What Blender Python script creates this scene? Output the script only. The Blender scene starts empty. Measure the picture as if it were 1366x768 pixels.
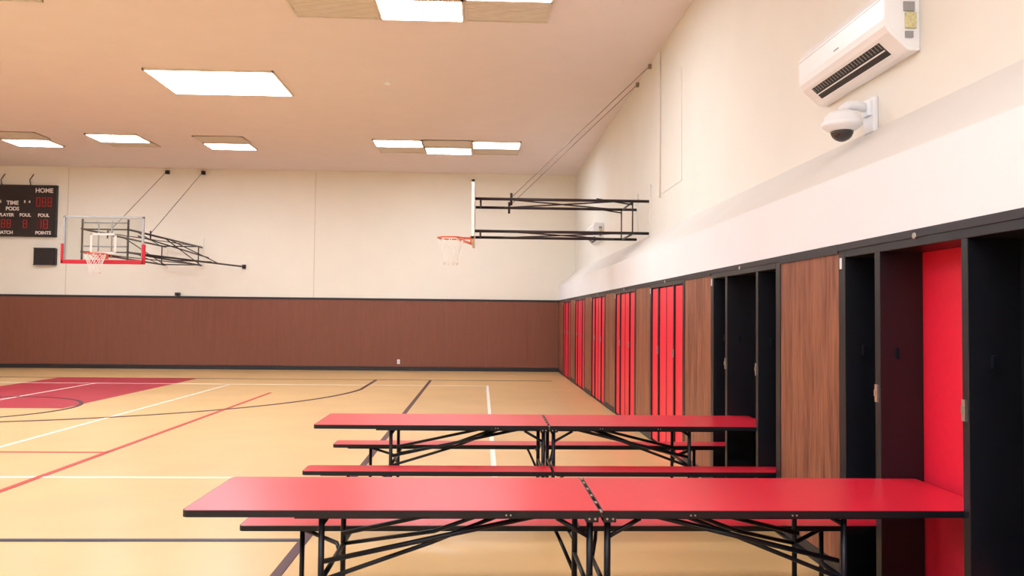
import bpy, math, random
from mathutils import Vector, Matrix
random.seed(4)
S=bpy.context.scene
COL=S.collection
X=2.275; XU=2.759; D=23.416; HC=5.859; XL=-17.0; YB=-7.0; HW=2.12
# ------------------------------------------------------------ materials
def srgb(r,g,b):
    f=lambda c:(c/255/12.92) if c/255<=.04045 else ((c/255+.055)/1.055)**2.4
    return (f(r),f(g),f(b),1)
def mat(name,col,rough=.5,metal=0,noise=.06,scale=6,bump=0,spec=.5,stretch=(1,1,1),coat=0):
    m=bpy.data.materials.new(name);m.use_nodes=True
    nt=m.node_tree;b=nt.nodes['Principled BSDF']
    b.inputs['Roughness'].default_value=rough;b.inputs['Metallic'].default_value=metal
    b.inputs['Specular IOR Level'].default_value=spec
    b.inputs['Coat Weight'].default_value=coat
    b.inputs['Coat Roughness'].default_value=.18
    tc=nt.nodes.new('ShaderNodeTexCoord');mp=nt.nodes.new('ShaderNodeMapping')
    mp.inputs['Scale'].default_value=stretch
    nz=nt.nodes.new('ShaderNodeTexNoise');nz.inputs['Scale'].default_value=scale;nz.inputs['Detail'].default_value=5
    rp=nt.nodes.new('ShaderNodeValToRGB')
    c=col
    rp.color_ramp.elements[0].position=.3;rp.color_ramp.elements[1].position=.7
    rp.color_ramp.elements[0].color=(c[0]*(1-noise),c[1]*(1-noise),c[2]*(1-noise),1)
    rp.color_ramp.elements[1].color=(min(1,c[0]*(1+noise)),min(1,c[1]*(1+noise)),min(1,c[2]*(1+noise)),1)
    L=nt.links.new
    L(tc.outputs['Object'],mp.inputs[0]);L(mp.outputs[0],nz.inputs[0]);L(nz.outputs[0],rp.inputs[0]);L(rp.outputs[0],b.inputs['Base Color'])
    if bump:
        bp=nt.nodes.new('ShaderNodeBump');bp.inputs['Strength'].default_value=bump;bp.inputs['Distance'].default_value=.01
        L(nz.outputs[0],bp.inputs['Height']);L(bp.outputs[0],b.inputs['Normal'])
    return m
def woodmat(name,dark,light,rough=.45,p0=.36,p1=.62,big=1.6,sx=9,sz=.55):
    m=bpy.data.materials.new(name);m.use_nodes=True
    nt=m.node_tree;b=nt.nodes['Principled BSDF'];b.inputs['Roughness'].default_value=rough
    b.inputs['Specular IOR Level'].default_value=.35
    L=nt.links.new
    tc=nt.nodes.new('ShaderNodeTexCoord')
    mp=nt.nodes.new('ShaderNodeMapping');mp.inputs['Scale'].default_value=(sx,sx,sz)
    n1=nt.nodes.new('ShaderNodeTexNoise');n1.inputs['Scale'].default_value=big;n1.inputs['Detail'].default_value=6;n1.inputs['Distortion'].default_value=1.2
    mp2=nt.nodes.new('ShaderNodeMapping');mp2.inputs['Scale'].default_value=(70,70,2.0)
    n2=nt.nodes.new('ShaderNodeTexNoise');n2.inputs['Scale'].default_value=2.2;n2.inputs['Detail'].default_value=3
    mx=nt.nodes.new('ShaderNodeMath');mx.operation='MULTIPLY_ADD';mx.inputs[1].default_value=.5
    mh=nt.nodes.new('ShaderNodeMath');mh.operation='MULTIPLY';mh.inputs[1].default_value=.5
    rp=nt.nodes.new('ShaderNodeValToRGB')
    rp.color_ramp.elements[0].position=p0;rp.color_ramp.elements[0].color=dark
    rp.color_ramp.elements[1].position=p1;rp.color_ramp.elements[1].color=light
    L(tc.outputs['Object'],mp.inputs[0]);L(mp.outputs[0],n1.inputs[0])
    L(tc.outputs['Object'],mp2.inputs[0]);L(mp2.outputs[0],n2.inputs[0])
    L(n2.outputs[0],mh.inputs[0]);L(n1.outputs[0],mx.inputs[0]);L(mh.outputs[0],mx.inputs[2])
    L(mx.outputs[0],rp.inputs[0]);L(rp.outputs[0],b.inputs['Base Color'])
    return m
def emis(name,col,st,base=None):
    m=bpy.data.materials.new(name);m.use_nodes=True
    b=m.node_tree.nodes['Principled BSDF']
    b.inputs['Base Color'].default_value=base or col
    b.inputs['Emission Color'].default_value=col;b.inputs['Emission Strength'].default_value=st
    return m
M={}
M['floor']=mat('gym_floor_vinyl',srgb(219,180,125),rough=.28,noise=.06,scale=1.1,spec=.5)
M['ceil']=mat('ceiling_paint',srgb(228,217,220),rough=.9,noise=.015,scale=2,spec=.1)
M['wall']=mat('cream_wall_paint',srgb(238,232,221),rough=.75,noise=.012,scale=1.5,spec=.2,bump=.03)
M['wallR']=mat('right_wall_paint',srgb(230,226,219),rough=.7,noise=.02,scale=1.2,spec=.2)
M['wallRlowlight']=mat('right_wall_lower_daylight',srgb(236,236,241),rough=.6,noise=.02,scale=1.2,spec=.3)  # daylight on the lower wall, put into a whiter, cooler colour
M['wallRslopeshade']=mat('right_wall_ledge_shade',srgb(219,213,207),rough=.7,noise=.02,scale=1.2,spec=.2)  # shaded band on the sloped cap, painted as darker grey-beige
M['seam']=mat('wall_joint',srgb(216,208,194),rough=.8)
M['wains']=woodmat('wainscot_wood',srgb(118,70,55),srgb(134,82,65),p0=.25,p1=.72)
M['oak']=woodmat('oak_laminate',srgb(106,58,40),srgb(158,100,74),p0=.40,p1=.58,big=1.3,sx=7,sz=.5)
M['black']=mat('black_laminate',srgb(20,21,29),rough=.38,noise=.15,scale=9)
M['blacktrim']=mat('black_trim',srgb(34,32,38),rough=.5,noise=.1)
M['red']=mat('red_laminate',srgb(222,38,60),rough=.30,noise=.03,scale=40,spec=.55)
M['redpanel']=mat('red_panel_laminate',srgb(238,34,64),rough=.4,noise=.03,scale=20)
M['steel']=mat('black_powder_steel',srgb(24,28,38),rough=.35,metal=.3,noise=.1)
M['chrome']=mat('zinc_hardware',srgb(190,188,182),rough=.3,metal=.9,noise=.08,scale=30)
M['rubber']=mat('grey_caster_rubber',srgb(70,70,72),rough=.7)
M['white']=mat('white_plastic',srgb(240,241,246),rough=.35,noise=.01)
M['grey']=mat('grey_plastic',srgb(150,150,152),rough=.5)
M['vent']=mat('dark_vent',srgb(22,24,28),rough=.5)
M['whiteline']=mat('white_court_paint',srgb(244,238,226),rough=.35,noise=.03)
M['darkline']=mat('dark_court_paint',srgb(80,42,48),rough=.45,noise=.06,spec=.3)
M['navyline']=mat('navy_court_paint',srgb(52,50,70),rough=.45,noise=.06,spec=.3)
M['redline']=mat('red_court_paint',srgb(196,58,52),rough=.4,noise=.05,spec=.3)
M['key']=mat('maroon_court_paint',srgb(172,40,60),rough=.4,noise=.06,scale=3,spec=.3)
M['rim']=mat('orange_rim',srgb(215,95,60),rough=.4,metal=.2)
M['pad']=mat('red_board_padding',srgb(205,30,50),rough=.6)
M['net']=mat('net_cord',srgb(240,238,232),rough=.8)
M['frame']=mat('hoop_frame_steel',srgb(44,32,36),rough=.45,metal=.3)
M['cable']=mat('steel_cable',srgb(150,135,126),rough=.5,metal=.2)
M['boardwhite']=mat('white_board_frame',srgb(235,232,225),rough=.5)
M['boardgrey']=mat('grey_board_frame',srgb(176,178,182),rough=.4,metal=.3)
M['score']=mat('scoreboard_black',srgb(38,26,28),rough=.5,noise=.1)
M['text']=mat('scoreboard_lettering',srgb(235,225,218),rough=.6)
M['led']=emis('red_led_segment',srgb(170,34,34),.08)
M['ledoff']=mat('led_window',srgb(60,18,18),rough=.3)
M['lamp']=emis('lamp_diffuser',(.81,.91,1,1),25.5,(.9,.9,.9,1))
M['lampframe']=mat('lamp_frame',srgb(232,216,200),rough=.5)
M['grille']=mat('return_grille',srgb(216,207,198),rough=.7,noise=.04)
M['label']=mat('rating_label',srgb(205,198,150),rough=.6,noise=.2,scale=60)
M['domeglass']=mat('smoked_dome',srgb(25,20,24),rough=.08,spec=.8)
g=bpy.data.materials.new('board_glass');g.use_nodes=True
nt=g.node_tree;nt.nodes.clear()
tr=nt.nodes.new('ShaderNodeBsdfTransparent');tr.inputs[0].default_value=(.93,.95,.95,1)
gl=nt.nodes.new('ShaderNodeBsdfGlossy');gl.inputs['Roughness'].default_value=.05
mx=nt.nodes.new('ShaderNodeMixShader');mx.inputs[0].default_value=.08
o=nt.nodes.new('ShaderNodeOutputMaterial')
nt.links.new(tr.outputs[0],mx.inputs[1]);nt.links.new(gl.outputs[0],mx.inputs[2]);nt.links.new(mx.outputs[0],o.inputs[0])
M['glass']=g
# ------------------------------------------------------------ mesh builder
class MB:
    def __init__(s): s.v=[];s.f=[];s.m=[];s.sm=[];s.mats=[]
    def mi(s,k):
        if k not in s.mats: s.mats.append(k)
        return s.mats.index(k)
    def face(s,idx,k,smooth=False): s.f.append(idx);s.m.append(s.mi(k));s.sm.append(smooth)
    def box(s,a,b,k,k2=None):
        x0,x1=sorted((a[0],b[0]));y0,y1=sorted((a[1],b[1]));z0,z1=sorted((a[2],b[2]))
        n=len(s.v)
        s.v+=[(x0,y0,z0),(x1,y0,z0),(x1,y1,z0),(x0,y1,z0),(x0,y0,z1),(x1,y0,z1),(x1,y1,z1),(x0,y1,z1)]
        for i,q in enumerate([(0,3,2,1),(4,5,6,7),(0,1,5,4),(1,2,6,5),(2,3,7,6),(3,0,4,7)]):
            s.face([n+j for j in q],k2 if (k2 and i==1) else k)
    def prism(s,poly,axis,a,b,k,kcap=None,smooth=False,sides=None):
        def P(p,t):
            if axis==2: return (p[0],p[1],t)
            if axis==1: return (p[0],t,p[1])
            return (t,p[0],p[1])
        n=len(s.v);N=len(poly)
        s.v+=[P(p,a) for p in poly]+[P(p,b) for p in poly]
        s.face([n+i for i in range(N)][::-1],k)
        s.face([n+N+i for i in range(N)],kcap or k)
        for i in range(N):
            j=(i+1)%N;s.face([n+i,n+j,n+N+j,n+N+i],(sides or {}).get(i,k),smooth)
    def tube(s,pts,r,k,n=8,closed=False):
        P=[Vector(p) for p in pts];N=len(P);base=len(s.v)
        up=None
        for i,p in enumerate(P):
            if closed: t=(P[(i+1)%N]-P[i-1])
            else: t=(P[min(i+1,N-1)]-P[max(i-1,0)])
            t.normalize()
            if up is None:
                up=Vector((0,0,1)) if abs(t.z)<.9 else Vector((1,0,0))
            a=t.cross(up)
            if a.length<1e-4: a=t.cross(Vector((0,1,0)))
            a.normalize();b=a.cross(t).normalized();up=b
            for j in range(n):
                q=2*math.pi*j/n
                w=p+a*(r*math.cos(q))+b*(r*math.sin(q));s.v.append(tuple(w))
        for i in range(N if closed else N-1):
            i2=(i+1)%N
            for j in range(n):
                j2=(j+1)%n
                s.face([base+i*n+j,base+i*n+j2,base+i2*n+j2,base+i2*n+j],k,True)
        if not closed:
            s.face([base+j for j in range(n)][::-1],k);s.face([base+(N-1)*n+j for j in range(n)],k)
    def lathe(s,prof,c,k,n=24,axis=2):
        base=len(s.v)
        for (r,z) in prof:
            for j in range(n):
                q=2*math.pi*j/n
                a,b=r*math.cos(q),r*math.sin(q)
                if axis==2: s.v.append((c[0]+a,c[1]+b,c[2]+z))
                elif axis==1: s.v.append((c[0]+a,c[1]+z,c[2]+b))
                else: s.v.append((c[0]+z,c[1]+a,c[2]+b))
        for i in range(len(prof)-1):
            for j in range(n):
                j2=(j+1)%n
                s.face([base+i*n+j,base+i*n+j2,base+(i+1)*n+j2,base+(i+1)*n+j],k,True)
        s.face([base+j for j in range(n)][::-1],k);s.face([base+(len(prof)-1)*n+j for j in range(n)],k)
    def obj(s,name,parent=None,bevel=0):
        me=bpy.data.meshes.new(name);me.from_pydata(s.v,[],s.f)
        for k in s.mats: me.materials.append(M[k])
        for p,mi,sm in zip(me.polygons,s.m,s.sm): p.material_index=mi;p.use_smooth=sm
        me.validate()
        import bmesh
        bm=bmesh.new();bm.from_mesh(me);bmesh.ops.recalc_face_normals(bm,faces=bm.faces);bm.to_mesh(me);bm.free()
        ob=bpy.data.objects.new(name,me);COL.objects.link(ob)
        if parent: ob.parent=parent
        if bevel:
            bv=ob.modifiers.new('bevel','BEVEL');bv.width=bevel;bv.segments=2;bv.limit_method='ANGLE'
        return ob
def empty(name,loc=(0,0,0),rz=0):
    e=bpy.data.objects.new(name,None);e.location=loc;e.rotation_euler=(0,0,rz);e.empty_display_size=.2;COL.objects.link(e);return e
def rrect(x0,x1,y0,y1,r,corners=(1,1,1,1),n=5):
    pts=[]
    C=[(x1-r,y1-r,0,x1,y1),(x0+r,y1-r,90,x0,y1),(x0+r,y0+r,180,x0,y0),(x1-r,y0+r,270,x1,y0)]
    for (cx,cy,a0,px,py),c in zip(C,corners):
        if not c: pts.append((px,py));continue
        for i in range(n+1):
            a=math.radians(a0+90*i/n);pts.append((cx+r*math.cos(a),cy+r*math.sin(a)))
    return pts
# ------------------------------------------------------------ room shell
b=MB();b.box((XL,YB,-.1),(XU+.2,D+.2,0),'floor');b.obj('floor')
b=MB();b.box((XL-.2,YB-.2,HC),(XU+.2,D+.2,HC+.1),'ceil');b.obj('ceiling')
b=MB();b.box((XL-.2,D,0),(XU+.2,D+.15,HC),'wall');b.obj('wall_back')
b=MB();b.box((XL-.15,YB,0),(XL,D,HC),'wall');b.obj('wall_left')
b=MB();b.box((XL-.2,YB-.15,0),(XU+.2,YB,HC),'wall');b.obj('wall_front')
b=MB()
b.prism([(X,HW),(X,2.555),(XU,2.985),(XU,HC),(XU+.15,HC),(XU+.15,HW)],1,YB,D,'wallR',sides={0:'wallRlowlight',1:'wallRslopeshade'})
b.obj('wall_right')
b=MB();b.box((2.56,YB,0),(XU+.15,D,HW),'black');b.obj('wall_right_recess')
b=MB()
for x in (-12.1,-4.95): b.box((x-.012,D-.006,HW),(x+.012,D,HC),'seam')
b.box((XL,D-.02,HC-.035),(XU,D,HC),'wall')
b.obj('trim_1')
b=MB()
x=XL+.05
while x<X-.01:
    x2=min(x+1.22,X);b.box((x+.001,D-.03,.12),(x2-.001,D-.001,2.06),'wains');x=x2
b.obj('wainscot_back')  # wainscot panels along the back wall
b=MB();b.box((XL,D-.045,2.06),(X,D,2.12),'blacktrim');b.obj('trim_2')
b=MB();b.box((XL,D-.045,0),(X,D,.115),'blacktrim');b.obj('baseboard_back',bevel=.004)
b=MB();b.box((XL+.001,YB+.01,0),(XL+.03,D-.05,2.06),'wains');b.obj('wainscot_left')  # wainscot on the left wall
b=MB()
b.box((XU-.008,10.83,3.55),(XU,12.05,5.15),'wallR');b.tube([(XU-.02,12.12,3.5),(XU-.02,12.12,5.8)],.012,'wallR')
b.obj('trim_3')
# ------------------------------------------------------------ court lines
def strip(name,segs,k,z=.003):
    b=MB()
    for (a,c) in segs: b.box((a[0],a[1],0.0005),(c[0],c[1],z),k)
    return b.obj(name)
strip('floor_marking_key',[((-10.45,13.7),(-7.07,20.05))],'key',.002)
def ring(b,cx,cy,r,a0,a1,wd,k,z=.004,n=96):
    base=len(b.v)
    for i in range(n+1):
        a=math.radians(a0+(a1-a0)*i/n)
        for rr,zz in ((r-wd,.0005),(r-wd,z),(r+wd,z),(r+wd,.0005)): b.v.append((cx+rr*math.cos(a),cy+rr*math.sin(a),zz))
    for i in range(n):
        for j in range(4):
            j2=(j+1)%4;b.face([base+4*i+j,base+4*i+j2,base+4*i+4+j2,base+4*i+4+j],k)
strip('floor_marking_white',[((-5.805,8.04),(-5.75,18.55)),((.122,8.04),(.178,18.55)),((-8.875,8.04),(-8.82,18.55)),((-12,18.52),(.178,18.58)),((XL+.1,8.012),(.15,8.068))],'whiteline',.0035)
strip('floor_marking_red',[((-4.39,1),(-4.32,16.6)),((XL+.1,9.425),(-4.33,9.48))],'redline',.0042)
strip('floor_marking_navy',[((XL+.1,5.81),(-1.24,5.87))],'navyline',.005)
b=MB();b.box((-1.305,0,.0005),(-1.235,20.08,.0045),'darkline')
ring(b,-9.0,18.1,6.4,180,355,.04,'darkline',.006)
b.box((-2.665,17.55,.0005),(-2.59,20.05,.006),'darkline')
ring(b,-8.76,13.7,1.8,0,360,.035,'darkline',.0068)
b.box((-15,20.03,.0005),(1.8,20.11,.004),'darkline')
b.obj('floor_marking_dark')
# ------------------------------------------------------------ ceiling fixtures
def lamp(x0,x1,y0,y1):
    b=MB();z=HC
    b.box((x0+.03,y0+.03,z-.030),(x1-.03,y1-.03,z-.012),'lamp')
    for a,c in (((x0,y0),(x1,y0+.03)),((x0,y1-.03),(x1,y1)),((x0,y0),(x0+.03,y1)),((x1-.03,y0),(x1,y1))):
        b.box((a[0],a[1],z-.04),(c[0],c[1],z),'lampframe')
    b.obj('ceiling_light_panel')
def grille(x0,x1,y0,y1):
    b=MB();z=HC
    b.box((x0,y0,z-.012),(x1,y1,z),'grille')
    for a,c in (((x0,y0),(x1,y0+.03)),((x0,y1-.03),(x1,y1)),((x0,y0),(x0+.03,y1)),((x1-.03,y0),(x1,y1))):
        b.box((a[0],a[1],z-.03),(c[0],c[1],z),'grille')
    n=12
    for i in range(1,n):
        yy=y0+(y1-y0)*i/n;b.box((x0+.03,yy-.005,z-.017),(x1-.03,yy+.005,z-.01),'grille')
    b.obj('ceiling_vent_grille')
def checker(x0,y0,flip=False,w=1.2,h=.77,cols=3):
    for i in range(cols):
        for j in range(2):
            lit=((i+j)%2==0)!=flip
            (lamp if lit else grille)(x0+i*w+.005,x0+(i+1)*w-.005,y0+j*h+.005,y0+(j+1)*h-.005)
checker(-2.69,18.93)
checker(-2.69,9.62)
lamp(-5.92,-3.67,13.73,15.24)
lamp(-9.45,-8.22,18.9,19.75);grille(-9.42,-8.22,19.76,20.3)
grille(-6.96,-5.76,18.97,19.66);lamp(-6.96,-5.80,19.67,20.4)
grille(-11.83,-10.6,18.9,19.62);lamp(-11.83,-10.68,19.64,20.45)
lamp(-12.6,-10.4,13.73,15.24)  # panel out of view, added to help light the room
checker(-9.6,9.3);checker(-14.5,9.3,True);lamp(-7.5,-5.2,4.5,6.0);lamp(-13.5,-11.3,4.5,6)  # out-of-view fixtures added for lighting
checker(-2.69,.5);checker(-9.6,.5);lamp(-5.9,-3.7,-4.4,-2.9);lamp(-.9,1.3,-4.4,-2.9);lamp(-12.9,-10.7,-4.4,-2.9)  # more unseen fixtures, overhead and behind the camera, added for light
b=MB();b.lathe([(.05,-.035),(.07,-.02),(.075,0)],(-1.76,14.3,HC),'white');b.obj('smoke_detector')
# ------------------------------------------------------------ right wall cabinets
def cabinet(n,is_open,redback):
    e=empty('folding_table_cabinet',(X,n,0))
    b=MB();dp=.255;T=2.03
    for y0,y1 in ((-.09,0),(1.65,1.74)):
        b.box((0,y0,0),(dp,y1,HW),'black')
    b.box((0,0,T),(dp,1.65,HW),'black')
    b.box((-.006,-.09,2.075),(0,1.74,HW),'blacktrim')
    for y0,y1 in ((.40,.45),(1.22,1.28)):
        b.box((.002,y0,0),(dp,y1,T),'black')
    b.box((0.0,0,0),(dp,1.65,.015),'black')
    b.obj('frame',e,bevel=.003)
    b=MB()
    b.box((dp,.0,0),(dp+.02,.42,T),'black');b.box((dp,.42,0),(dp+.02,1.25,T),'redpanel' if redback else 'black');b.box((dp,1.25,0),(dp+.02,1.65,T),'black')
    b.obj('back_panel',e)
    b=MB()
    for y in (.425,1.25):
        b.box((-.010,y-.014,1.17),(.003,y+.014,1.27),'chrome')
        b.box((-.018,y-.006,1.205),(-.008,y+.006,1.24),'chrome')
    b.lathe([(.016,-.010),(.018,0)],(0,.84,2.085),'chrome',12,axis=0)
    b.box((-.004,1.69,1.96),(0,1.715,2.03),'white')
    if is_open:
        for y in (.37,1.62,1.20):
            b.box((.10,y-.005,1.42),(.12,y+.02,1.48),'steel')
    b.obj('latches',e)
    if not is_open:
        b=MB()
        for y0,y1 in ((.012,.388),(.462,1.208),(1.292,1.638)):
            b.box((.018,y0,.03),(.05,y1,T-.01),'redpanel')
        b.box((.012,.83,.03),(.02,.84,T-.01),'black')
        b.obj('folded_table_face',e,bevel=.004)
ns=[.40,3.22,6.04,8.89,11.72,14.62,17.5,20.35]
for i,n in enumerate(ns): cabinet(n,i in(1,2),i!=2)
edges=[(YB,ns[0]-.09)]+[(ns[i]+1.74,ns[i+1]-.09) for i in range(len(ns)-1)]+[(ns[-1]+1.74,D-.05)]
b=MB();t=MB()
for y0,y1 in edges:
    b.box((X+.006,y0+.004,.1),(2.5,y1-.004,2.06),'oak')
    t.box((X,y0,0),(2.5,y1,.1),'blacktrim');t.box((X-.006,y0,2.06),(2.5,y1,HW),'blacktrim')
b.obj('wainscot_right');t.obj('baseboard_right')  # oak wainscot panels between the cabinets, with their black base and cap
# ------------------------------------------------------------ tables
def cafeteria_table(cy):
    e=empty('folding_cafeteria_table',(.564,cy,0))
    L=1.911
    b=MB()
    for s in (-1,1):
        x0,x1=(-L-.01,-.006) if s<0 else (.006,L)
        cor=(0,1,1,0) if s<0 else (1,0,0,1)
        b.prism(rrect(x0,x1,-.378,.378,.03,cor),2,.711,.742,'steel','steel')
        b.prism(rrect(x0+.006,x1-.006,-.372,.372,.025,cor),2,.742,.7432,'red','red')
    b.obj('tabletop',e)
    b=MB()
    for sy in (-1,1):
        y0,y1=sorted((sy*.50,sy*.755))
        for s in (-1,1):
            x0,x1=(-L-.012,-.006) if s<0 else (.006,L-.01)
            cor=(0,1,1,0) if s<0 else (1,0,0,1)
            b.prism(rrect(x0,x1,y0,y1,.03,cor),2,.412,.441,'steel')
            b.prism(rrect(x0+.006,x1-.006,y0+.006,y1-.006,.025,cor),2,.441,.4422,'red')
            b.box((x0+.12 if s<0 else x0+.03,(y0+y1)/2-.015,.385),(x1-.03 if s<0 else x1-.12,(y0+y1)/2+.015,.412),'steel')
    b.obj('benches',e)
    b=MB()
    for s in (-1,1):
        xo=-1.30 if s<0 else 1.18
        xb=-1.59 if s<0 else 1.47
        for sy in (-1,1):
            xa,xc=sorted((s*.05,s*1.42))
            b.box((xa,sy*.32-.010,.693),(xc,sy*.32+.010,.711),'steel')
            b.tube([(xo,sy*.30,.70),(xo,sy*.30,.06)],.0145,'steel')
            b.lathe([(.022,0),(.022,.02),(.012,.06)],(xo,sy*.30,.003),'rubber',12)
            b.tube([(xb,sy*.62,.40),(xb,sy*.62,.12),(xb+s*.005,sy*.60,.06),(xb,sy*.55,.03),(xb,sy*.45,.022),(xb,sy*.0,.022)],.0145,'steel')
            b.tube([(xo,sy*.30,.30),(xo+s*.06,sy*.45,.36),(xb,sy*.62,.395)],.012,'steel')
            b.tube([(s*.24,sy*.24,.695),(xo,sy*.24,.47)],.0125,'steel')
            b.tube([(s*.33,sy*.06,.695),(s*.80,sy*.10,.52),(xo,sy*.30,.40)],.011,'steel')
            xc=s*.042
            b.tube([(xc,sy*.30,.70),(xc,sy*.30,.10)],.016,'steel')
            b.tube([(xc,sy*.30,.42),(xc,sy*.62,.395)],.013,'steel')
            b.tube([(xc,sy*.30,.24),(s*.10,sy*.50,.36),(s*.12,sy*.60,.395)],.011,'steel')
            b.tube([(xc,sy*.30,.60),(s*.20,sy*.30,.69)],.011,'steel')
            b.lathe([(.048,-.012),(.05,-.008),(.05,.008),(.048,.012)],(xc,sy*.30,.051),'rubber',18,axis=1)
            b.box((xc-.014,sy*.30-.02,.05),(xc+.014,sy*.30-.014,.11),'steel');b.box((xc-.014,sy*.30+.014,.05),(xc+.014,sy*.30+.02,.11),'steel')
        for z in (.66,.40,.14): b.tube([(xo,-.30,z),(xo,.30,z)],.0125,'steel')
        for z in (.66,.35): b.tube([(s*.042,-.30,z),(s*.042,.30,z)],.0125,'steel')
        b.tube([(xo,-.62,.398),(xo,.62,.398)],.0125,'steel')
        b.tube([(xb,-.62,.398),(xo,-.62,.398)],.0125,'steel');b.tube([(xb,.62,.398),(xo,.62,.398)],.0125,'steel')
        b.tube([(s*.24,-.25,.695),(s*.24,.25,.695)],.0125,'steel')
        b.box((s*.85-.05,-.33,.695),(s*.85+.05,.33,.711),'steel')
    b.obj('undercarriage',e)
    b=MB()
    for sy in (-1,1):
        b.box((-.07,sy*.378-.003,.690),(-.012,sy*.378+.003,.722),'steel');b.box((.012,sy*.378-.003,.690),(.07,sy*.378+.003,.722),'steel')
        for xx in (-.055,-.028,.028,.055): b.lathe([(.005,-.004*1),(.005,.004)],(xx,sy*.381,.706),'chrome',10,axis=1)
        for xx in (.42,.44,.9,.92,-.42,-.44): b.lathe([(.004,-.003),(.004,.003)],(xx,sy*.379,.722),'chrome',8,axis=1)
    for yy in (-.36,-.2,-.05,.1,.25,.35): b.box((-.006,yy-.02,.735),(.006,yy+.02,.741),'chrome')
    b.obj('hinges',e)
cafeteria_table(4.057)
cafeteria_table(6.877)
# ------------------------------------------------------------ basketball hoops
def hoop(loc,rz,Lw,glass,zb0,zb1):
    side_brace=glass
    e=empty('basketball_hoop',loc,rz)
    hw=.91
    b=MB()
    t=.03 if glass else .022
    if glass: b.box((-hw+.03,-.008,zb0+.03),(hw-.03,.008,zb1-.03),'glass')
    else: b.box((-hw+.03,-.012,zb0+.03),(hw-.03,.012,zb1-.03),'boardwhite')
    b.obj('board',e)
    b=MB()
    kf='boardgrey' if glass else 'boardwhite'
    b.box((-hw,-t,zb1-.04),(hw,t,zb1),kf);b.box((-hw,-t,zb0),(hw,t,zb0+.04),kf)
    for s in (-1,1): b.box((s*hw,-t,zb0),(s*(hw-.04),t,zb1),kf)
    q=-.016;k='boardwhite' if glass else 'rim'
    b.box((-.30,q,2.99),(-.25,q+.004,3.44),k);b.box((.25,q,2.99),(.30,q+.004,3.44),k)
    b.box((-.30,q,3.40),(.30,q+.004,3.45),k);b.box((-.30,q,2.97),(.30,q+.004,3.02),k)
    b.obj('board_frame',e)
    if glass:
        b=MB();b.box((-hw-.03,-.045,zb0-.04),(hw+.03,.045,zb0+.05),'pad')
        for s in (-1,1): b.box((s*(hw-.03),-.045,zb0-.04),(s*(hw+.035),.045,zb0+.42),'pad')
        b.obj('edge_padding',e,bevel=.012)
    b=MB();R=.2286;cy=-.38;zr=2.95
    b.tube([(R*math.cos(a*math.pi/16),cy+R*math.sin(a*math.pi/16),zr) for a in range(32)],.012,'rim',8,True)
    b.box((-.13,-.05,zr-.10),(.13,-.018,zr+.02),'rim')
    for s in (-1,1):
        b.tube([(s*.10,-.04,zr),(s*.12,cy+.19,zr)],.01,'rim');b.tube([(s*.10,-.04,zr-.09),(s*.20,cy+.10,zr-.005)],.009,'rim')
    b.obj('rim',e)
    b=MB();N=10;lv=[(0,.222),(.10,.19),(.20,.155),(.29,.13),(.37,.12),(.44,.125)]
    for kk in range(N):
        for d in (-1,1):
            pts=[]
            for i,(dz,r) in enumerate(lv):
                a=2*math.pi*(kk+d*i*.5)/N;pts.append((r*math.cos(a),cy+r*math.sin(a),zr-.012-dz))
            b.tube(pts,.006,'net',5)
    b.obj('net',e)
    b=MB();r=.024;sx=.52
    zt,zl=3.55,3.02
    for s in (-1,1):
        for z in (zt,zl): b.tube([(s*sx,.03,z),(s*sx,Lw-.01,z)],r,'frame')
        if glass:
            b.tube([(s*sx,.07,zb0+.05),(s*sx,.07,zb1-.06)],r,'frame')
            b.tube([(s*sx,Lw-.30,zt),(s*sx,Lw-.30,zl)],.016,'frame')
            b.tube([(s*sx,Lw*.45,zt),(s*sx,Lw-.05,zl+.0)],.014,'frame')
        else:
            b.tube([(s*sx,Lw-.30,zt),(s*sx,Lw-.30,zl)],.011,'frame')
            b.tube([(s*sx,Lw-.9,zt+.03),(s*sx,Lw-.3,zt-.06)],.012,'frame')
    for z in (zt,zl): b.tube([(-sx,Lw-.28,z),(sx,Lw-.28,z)],.016,'frame')
    for z in (zt,zl): b.tube([(-sx,.12,z),(sx,.12,z)],.016,'frame')
    b.tube([(-sx,.5,zt),(sx,Lw-.4,zt)],.012,'frame');b.tube([(sx,.5,zt),(-sx,Lw-.4,zt)],.012,'frame')
    b.tube([(-sx,.5,zl),(sx,Lw-.4,zl)],.012,'frame');b.tube([(sx,.5,zl),(-sx,Lw-.4,zl)],.012,'frame')
    if glass:
        b.tube([(-.15,.07,zb0+.1),(-.15,.07,zb1-.1)],.018,'boardgrey');b.tube([(.15,.07,zb0+.1),(.15,.07,zb1-.1)],.018,'boardgrey')
        for z in (3.15,3.7): b.tube([(-sx,.07,z),(sx,.07,z)],.018,'boardgrey')
        b.tube([(sx,.25,zl),(1.75,Lw-.03,3.0)],.024,'frame');b.tube([(sx,.6,zt-.1),(1.35,Lw*.62,3.12)],.016,'frame')
        b.tube([(sx,Lw*.5,zt),(1.40,Lw*.74,3.02)],.014,'frame')
        b.tube([(sx,Lw*.55,zl),(1.30,Lw*.70,3.04)],.014,'frame')
    b.obj('support_frame',e)
    b=MB()
    for s in (-1,1):
        b.box((s*sx-.05,Lw-.03,2.90),(s*sx+.05,Lw,3.82),'wallR' if not side_brace else 'wall')
    if side_brace: b.box((1.70,Lw-.04,2.94),(1.80,Lw,3.06),'frame')
    b.obj('wall_plates',e)
    b=MB()
    ya=1.3 if side_brace else .62
    kc='frame' if glass else 'cable'
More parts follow.
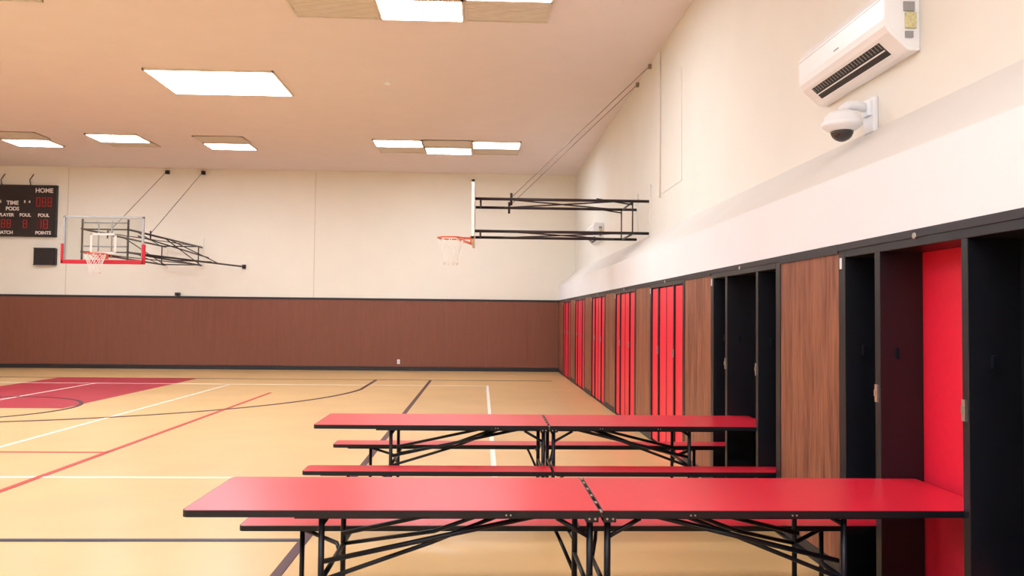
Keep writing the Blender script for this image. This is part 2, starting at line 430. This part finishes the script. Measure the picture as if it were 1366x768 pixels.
    for s in (-1,1):
        b.tube([(s*sx,Lw-.03,HC-.06),(s*sx,ya,zt+.03)],.0075,kc,6)
        if glass: b.box((s*sx-.05,Lw-.10,HC-.17),(s*sx+.05,Lw,HC-.07),'frame')
        else: b.box((s*sx-.03,Lw-.05,HC-.10),(s*sx+.03,Lw,HC-.03),'cable')
        b.tube([(s*sx,ya,zt-.1),(s*sx,ya,zt+.1)],.02,'frame')
    b.obj('guy_cables',e)
hoop((-8.73,18.5,0),0,D-18.5,True,2.78,3.84)
hoop((-.16,13.38,0),-math.pi/2,XU+.16,False,2.86,3.80)
# ------------------------------------------------------------ scoreboard
e=empty('scoreboard',(-13.87,D,0))
b=MB();b.box((-1.48,-.10,3.80),(1.48,-.001,5.28),'score')
for a,c in (((-1.49,3.79),(1.49,3.82)),((-1.49,5.26),(1.49,5.29)),((-1.49,3.79),(-1.46,5.29)),((1.46,3.79),(1.49,5.29))):
    b.box((a[0],-.115,a[1]),(c[0],-.0,c[1]),'blacktrim')
b.obj('housing',e)
def txt(s,x,z,size):
    c=bpy.data.curves.new('lettering','FONT');c.body=s;c.size=size;c.align_x='CENTER';c.align_y='CENTER';c.extrude=.002;c.offset=.004
    o=bpy.data.objects.new('lettering_'+s.lower().replace(' ','_'),c);c.materials.append(M['text']);o.rotation_euler=(math.pi/2,0,0);o.location=(x,-.104,z);o.parent=e;COL.objects.link(o)
txt('HOME',1.14,5.13,.18);txt('TIME',.25,4.76,.16);txt('PODS',.25,4.59,.15);txt('FOUL',1.14,4.41,.13);txt('FOUL',.62,4.41,.13);txt('PLAYER',.08,4.41,.13)
txt('MATCH',.06,3.90,.13);txt('POINTS',1.14,3.90,.13);txt('GUEST',-1.1,5.13,.18);txt('FOUL',-1.14,4.41,.13);txt('POINTS',-1.1,3.90,.13);txt('3   4',.66,4.80,.10);txt('1   2',-.16,4.80,.10)
b=MB()
SEG={'0':'abcdef','1':'bc','8':'abcdefg','4':'bcfg','5':'acdfg','3':'abcdg'}
def digit(x,z,w,h,ch):
    b.box((x-w*.65,-.102,z-h*.6),(x+w*.65,-.100,z+h*.6),'ledoff')
    t=w*.16
    P={'a':(-w/2,h/2-t,w/2,h/2),'d':(-w/2,-h/2,w/2,-h/2+t),'g':(-w/2,-t/2,w/2,t/2),'b':(w/2-t,0,w/2,h/2),'c':(w/2-t,-h/2,w/2,0),'f':(-w/2,0,-w/2+t,h/2),'e':(-w/2,-h/2,-w/2+t,0)}
    for s in SEG[ch]:
        q=P[s];b.box((x+q[0],-.106,z+q[1]),(x+q[2],-.102,z+q[3]),'led')
for x,ch in ((.98,'0'),(1.14,'8'),(1.30,'8')): digit(x,4.80,.11,.26,ch);digit(x-2.28,4.80,.11,.26,ch)
for x,ch in ((1.02,'1'),(1.20,'8')): digit(x,4.16,.13,.26,ch);digit(x-2.28,4.16,.13,.26,ch)
for x in (.0,.16,.62): digit(x,4.16,.11,.24,'8')
b.obj('led_digits',e)
b=MB()
for x in (-.9,-.1,.72): b.tube([(x,-.05,5.28),(x-.04,-.04,5.45),(x+.06,-.02,5.62)],.012,'frame',6)
b.obj('hanger_cables',e)
b=MB();b.box((-12.97,D-.12,2.98),(-12.36,D,3.46),'score')
for i in range(7): b.box((-12.93,D-.127,3.03+i*.06),(-12.40,D-.12,3.055+i*.06),'blacktrim')
b.box((-12.98,D-.13,2.97),(-12.35,D-.12,2.99),'blacktrim');b.box((-12.98,D-.13,3.45),(-12.35,D-.12,3.47),'blacktrim')
b.obj('wall_speaker')
b=MB();b.box((-8.93,D-.10,2.13),(-8.80,D,2.22),'blacktrim');b.lathe([(.03,-.16),(.035,-.10)],(-8.865,D,2.175),'blacktrim',12,axis=1);b.obj('wall_sensor')
b=MB();b.box((-2.47,D-.042,.20),(-2.39,D-.03,.33),'white')
for z in (.24,.285): b.box((-2.445,D-.045,z-.012),(-2.415,D-.042,z+.012),'grey')
b.obj('wall_outlet')
# ------------------------------------------------------------ air conditioners
def aircon(y0,y1,z,h=.40):
    e=empty('wall_air_conditioner',(XU,y0,z))
    Lh=y1-y0
    prof=[(0,.0),(-.075,.0),(-.205,.115),(-.228,.155),(-.235,.20),(-.235,h-.07),(-.20,h),(0,h)]
    b=MB();b.prism(prof,1,0,Lh,'white');b.obj('casing',e,bevel=.008)
    b=MB()
    A=Vector((-.075,0,0));B=Vector((-.205,0,.115));d=(B-A).normalized();nn=Vector((-abs(d.z),0,-abs(d.x)))
    def quadbox(t0,t1,ya,yb,o0,o1,k):
        base=len(b.v);Ln=(B-A).length
        for oo in (o0,o1):
            for (t,y) in ((t0,ya),(t1,ya),(t1,yb),(t0,yb)):
                p=A+d*(Ln*t)+nn*oo;b.v.append((p.x,y,p.z))
        for q in ((0,1,2,3),(4,5,6,7),(0,1,5,4),(1,2,6,5),(2,3,7,6),(3,0,4,7)): b.face([base+i for i in q],k)
    quadbox(.22,.86,.16,Lh-.14,-.002,.002,'vent')
    n=24
    for i in range(n+1):
        y=.18+(Lh-.34)*i/n
        quadbox(.60,.84,y-.003,y+.003,.002,.005,'grey')
    quadbox(.47,.52,.17,Lh-.15,.002,.008,'white')
    quadbox(.16,.22,.14,Lh-.12,-.002,.006,'white')
    b.obj('air_outlet',e)
    b=MB();b.box((-.10,-.012,.14),(-.03,-.001,.24),'label');b.box((-.10,-.012,.08),(-.05,-.001,.12),'grey');b.box((-.11,-.011,.25),(-.04,-.001,.31),'grey')
    b.obj('rating_label',e)
    b=MB();b.box((-.2365,.01,h-.085),(-.234,Lh-.01,h-.082),'grey');b.box((-.237,Lh*.5-.04,.225),(-.234,Lh*.5+.04,.235),'grey');b.obj('front_seam',e)
aircon(4.85,6.20,3.35,.42)
aircon(17.9,19.2,3.40)
# ------------------------------------------------------------ dome camera
e=empty('security_camera',(XU,5.46,3.02))
b=MB();b.box((-.035,-.075,-.06),(0,.075,.19),'white');b.box((-.06,-.05,.06),(-.03,.05,.17),'white')
b.obj('wall_mount',e,bevel=.008)
b=MB();b.tube([(-.04,0,.12),(-.12,0,.14),(-.18,0,.135),(-.215,0,.11),(-.225,0,.06)],.034,'white',14);b.obj('arm',e)
b=MB();b.lathe([(.045,.10),(.085,.085),(.115,.055),(.122,.02),(.135,.012),(.137,-.01),(.12,-.025),(.09,-.045),(.082,-.05)],(-.225,0,0),'white',32);b.obj('housing',e)
b=MB();b.lathe([(.078,-.048),(.076,-.065),(.064,-.09),(.045,-.108),(.02,-.12),(.004,-.122)],(-.225,0,0),'domeglass',28);b.obj('dome',e)
# ------------------------------------------------------------ world, camera
W=bpy.data.worlds.new('world');S.world=W;W.use_nodes=True
W.node_tree.nodes['Background'].inputs[0].default_value=(.8,.85,1,1);W.node_tree.nodes['Background'].inputs[1].default_value=.3
S.view_settings.view_transform='Standard';S.view_settings.look='None';S.view_settings.exposure=0
cd=bpy.data.cameras.new('camera');cd.sensor_width=36;cd.lens=36*1053.6/1366;cd.clip_start=.05;cd.clip_end=200
co=bpy.data.objects.new('camera',cd);COL.objects.link(co)
Fv=Vector((.03777,.99866,.03539)).normalized();Rv=Vector((.99922,-.03816,.01049)).normalized();Uv=Rv.cross(Fv).normalized()
mt=Matrix((Rv,Uv,-Fv)).transposed().to_4x4();mt.translation=(0,0,1.641)
co.matrix_world=mt
S.camera=co
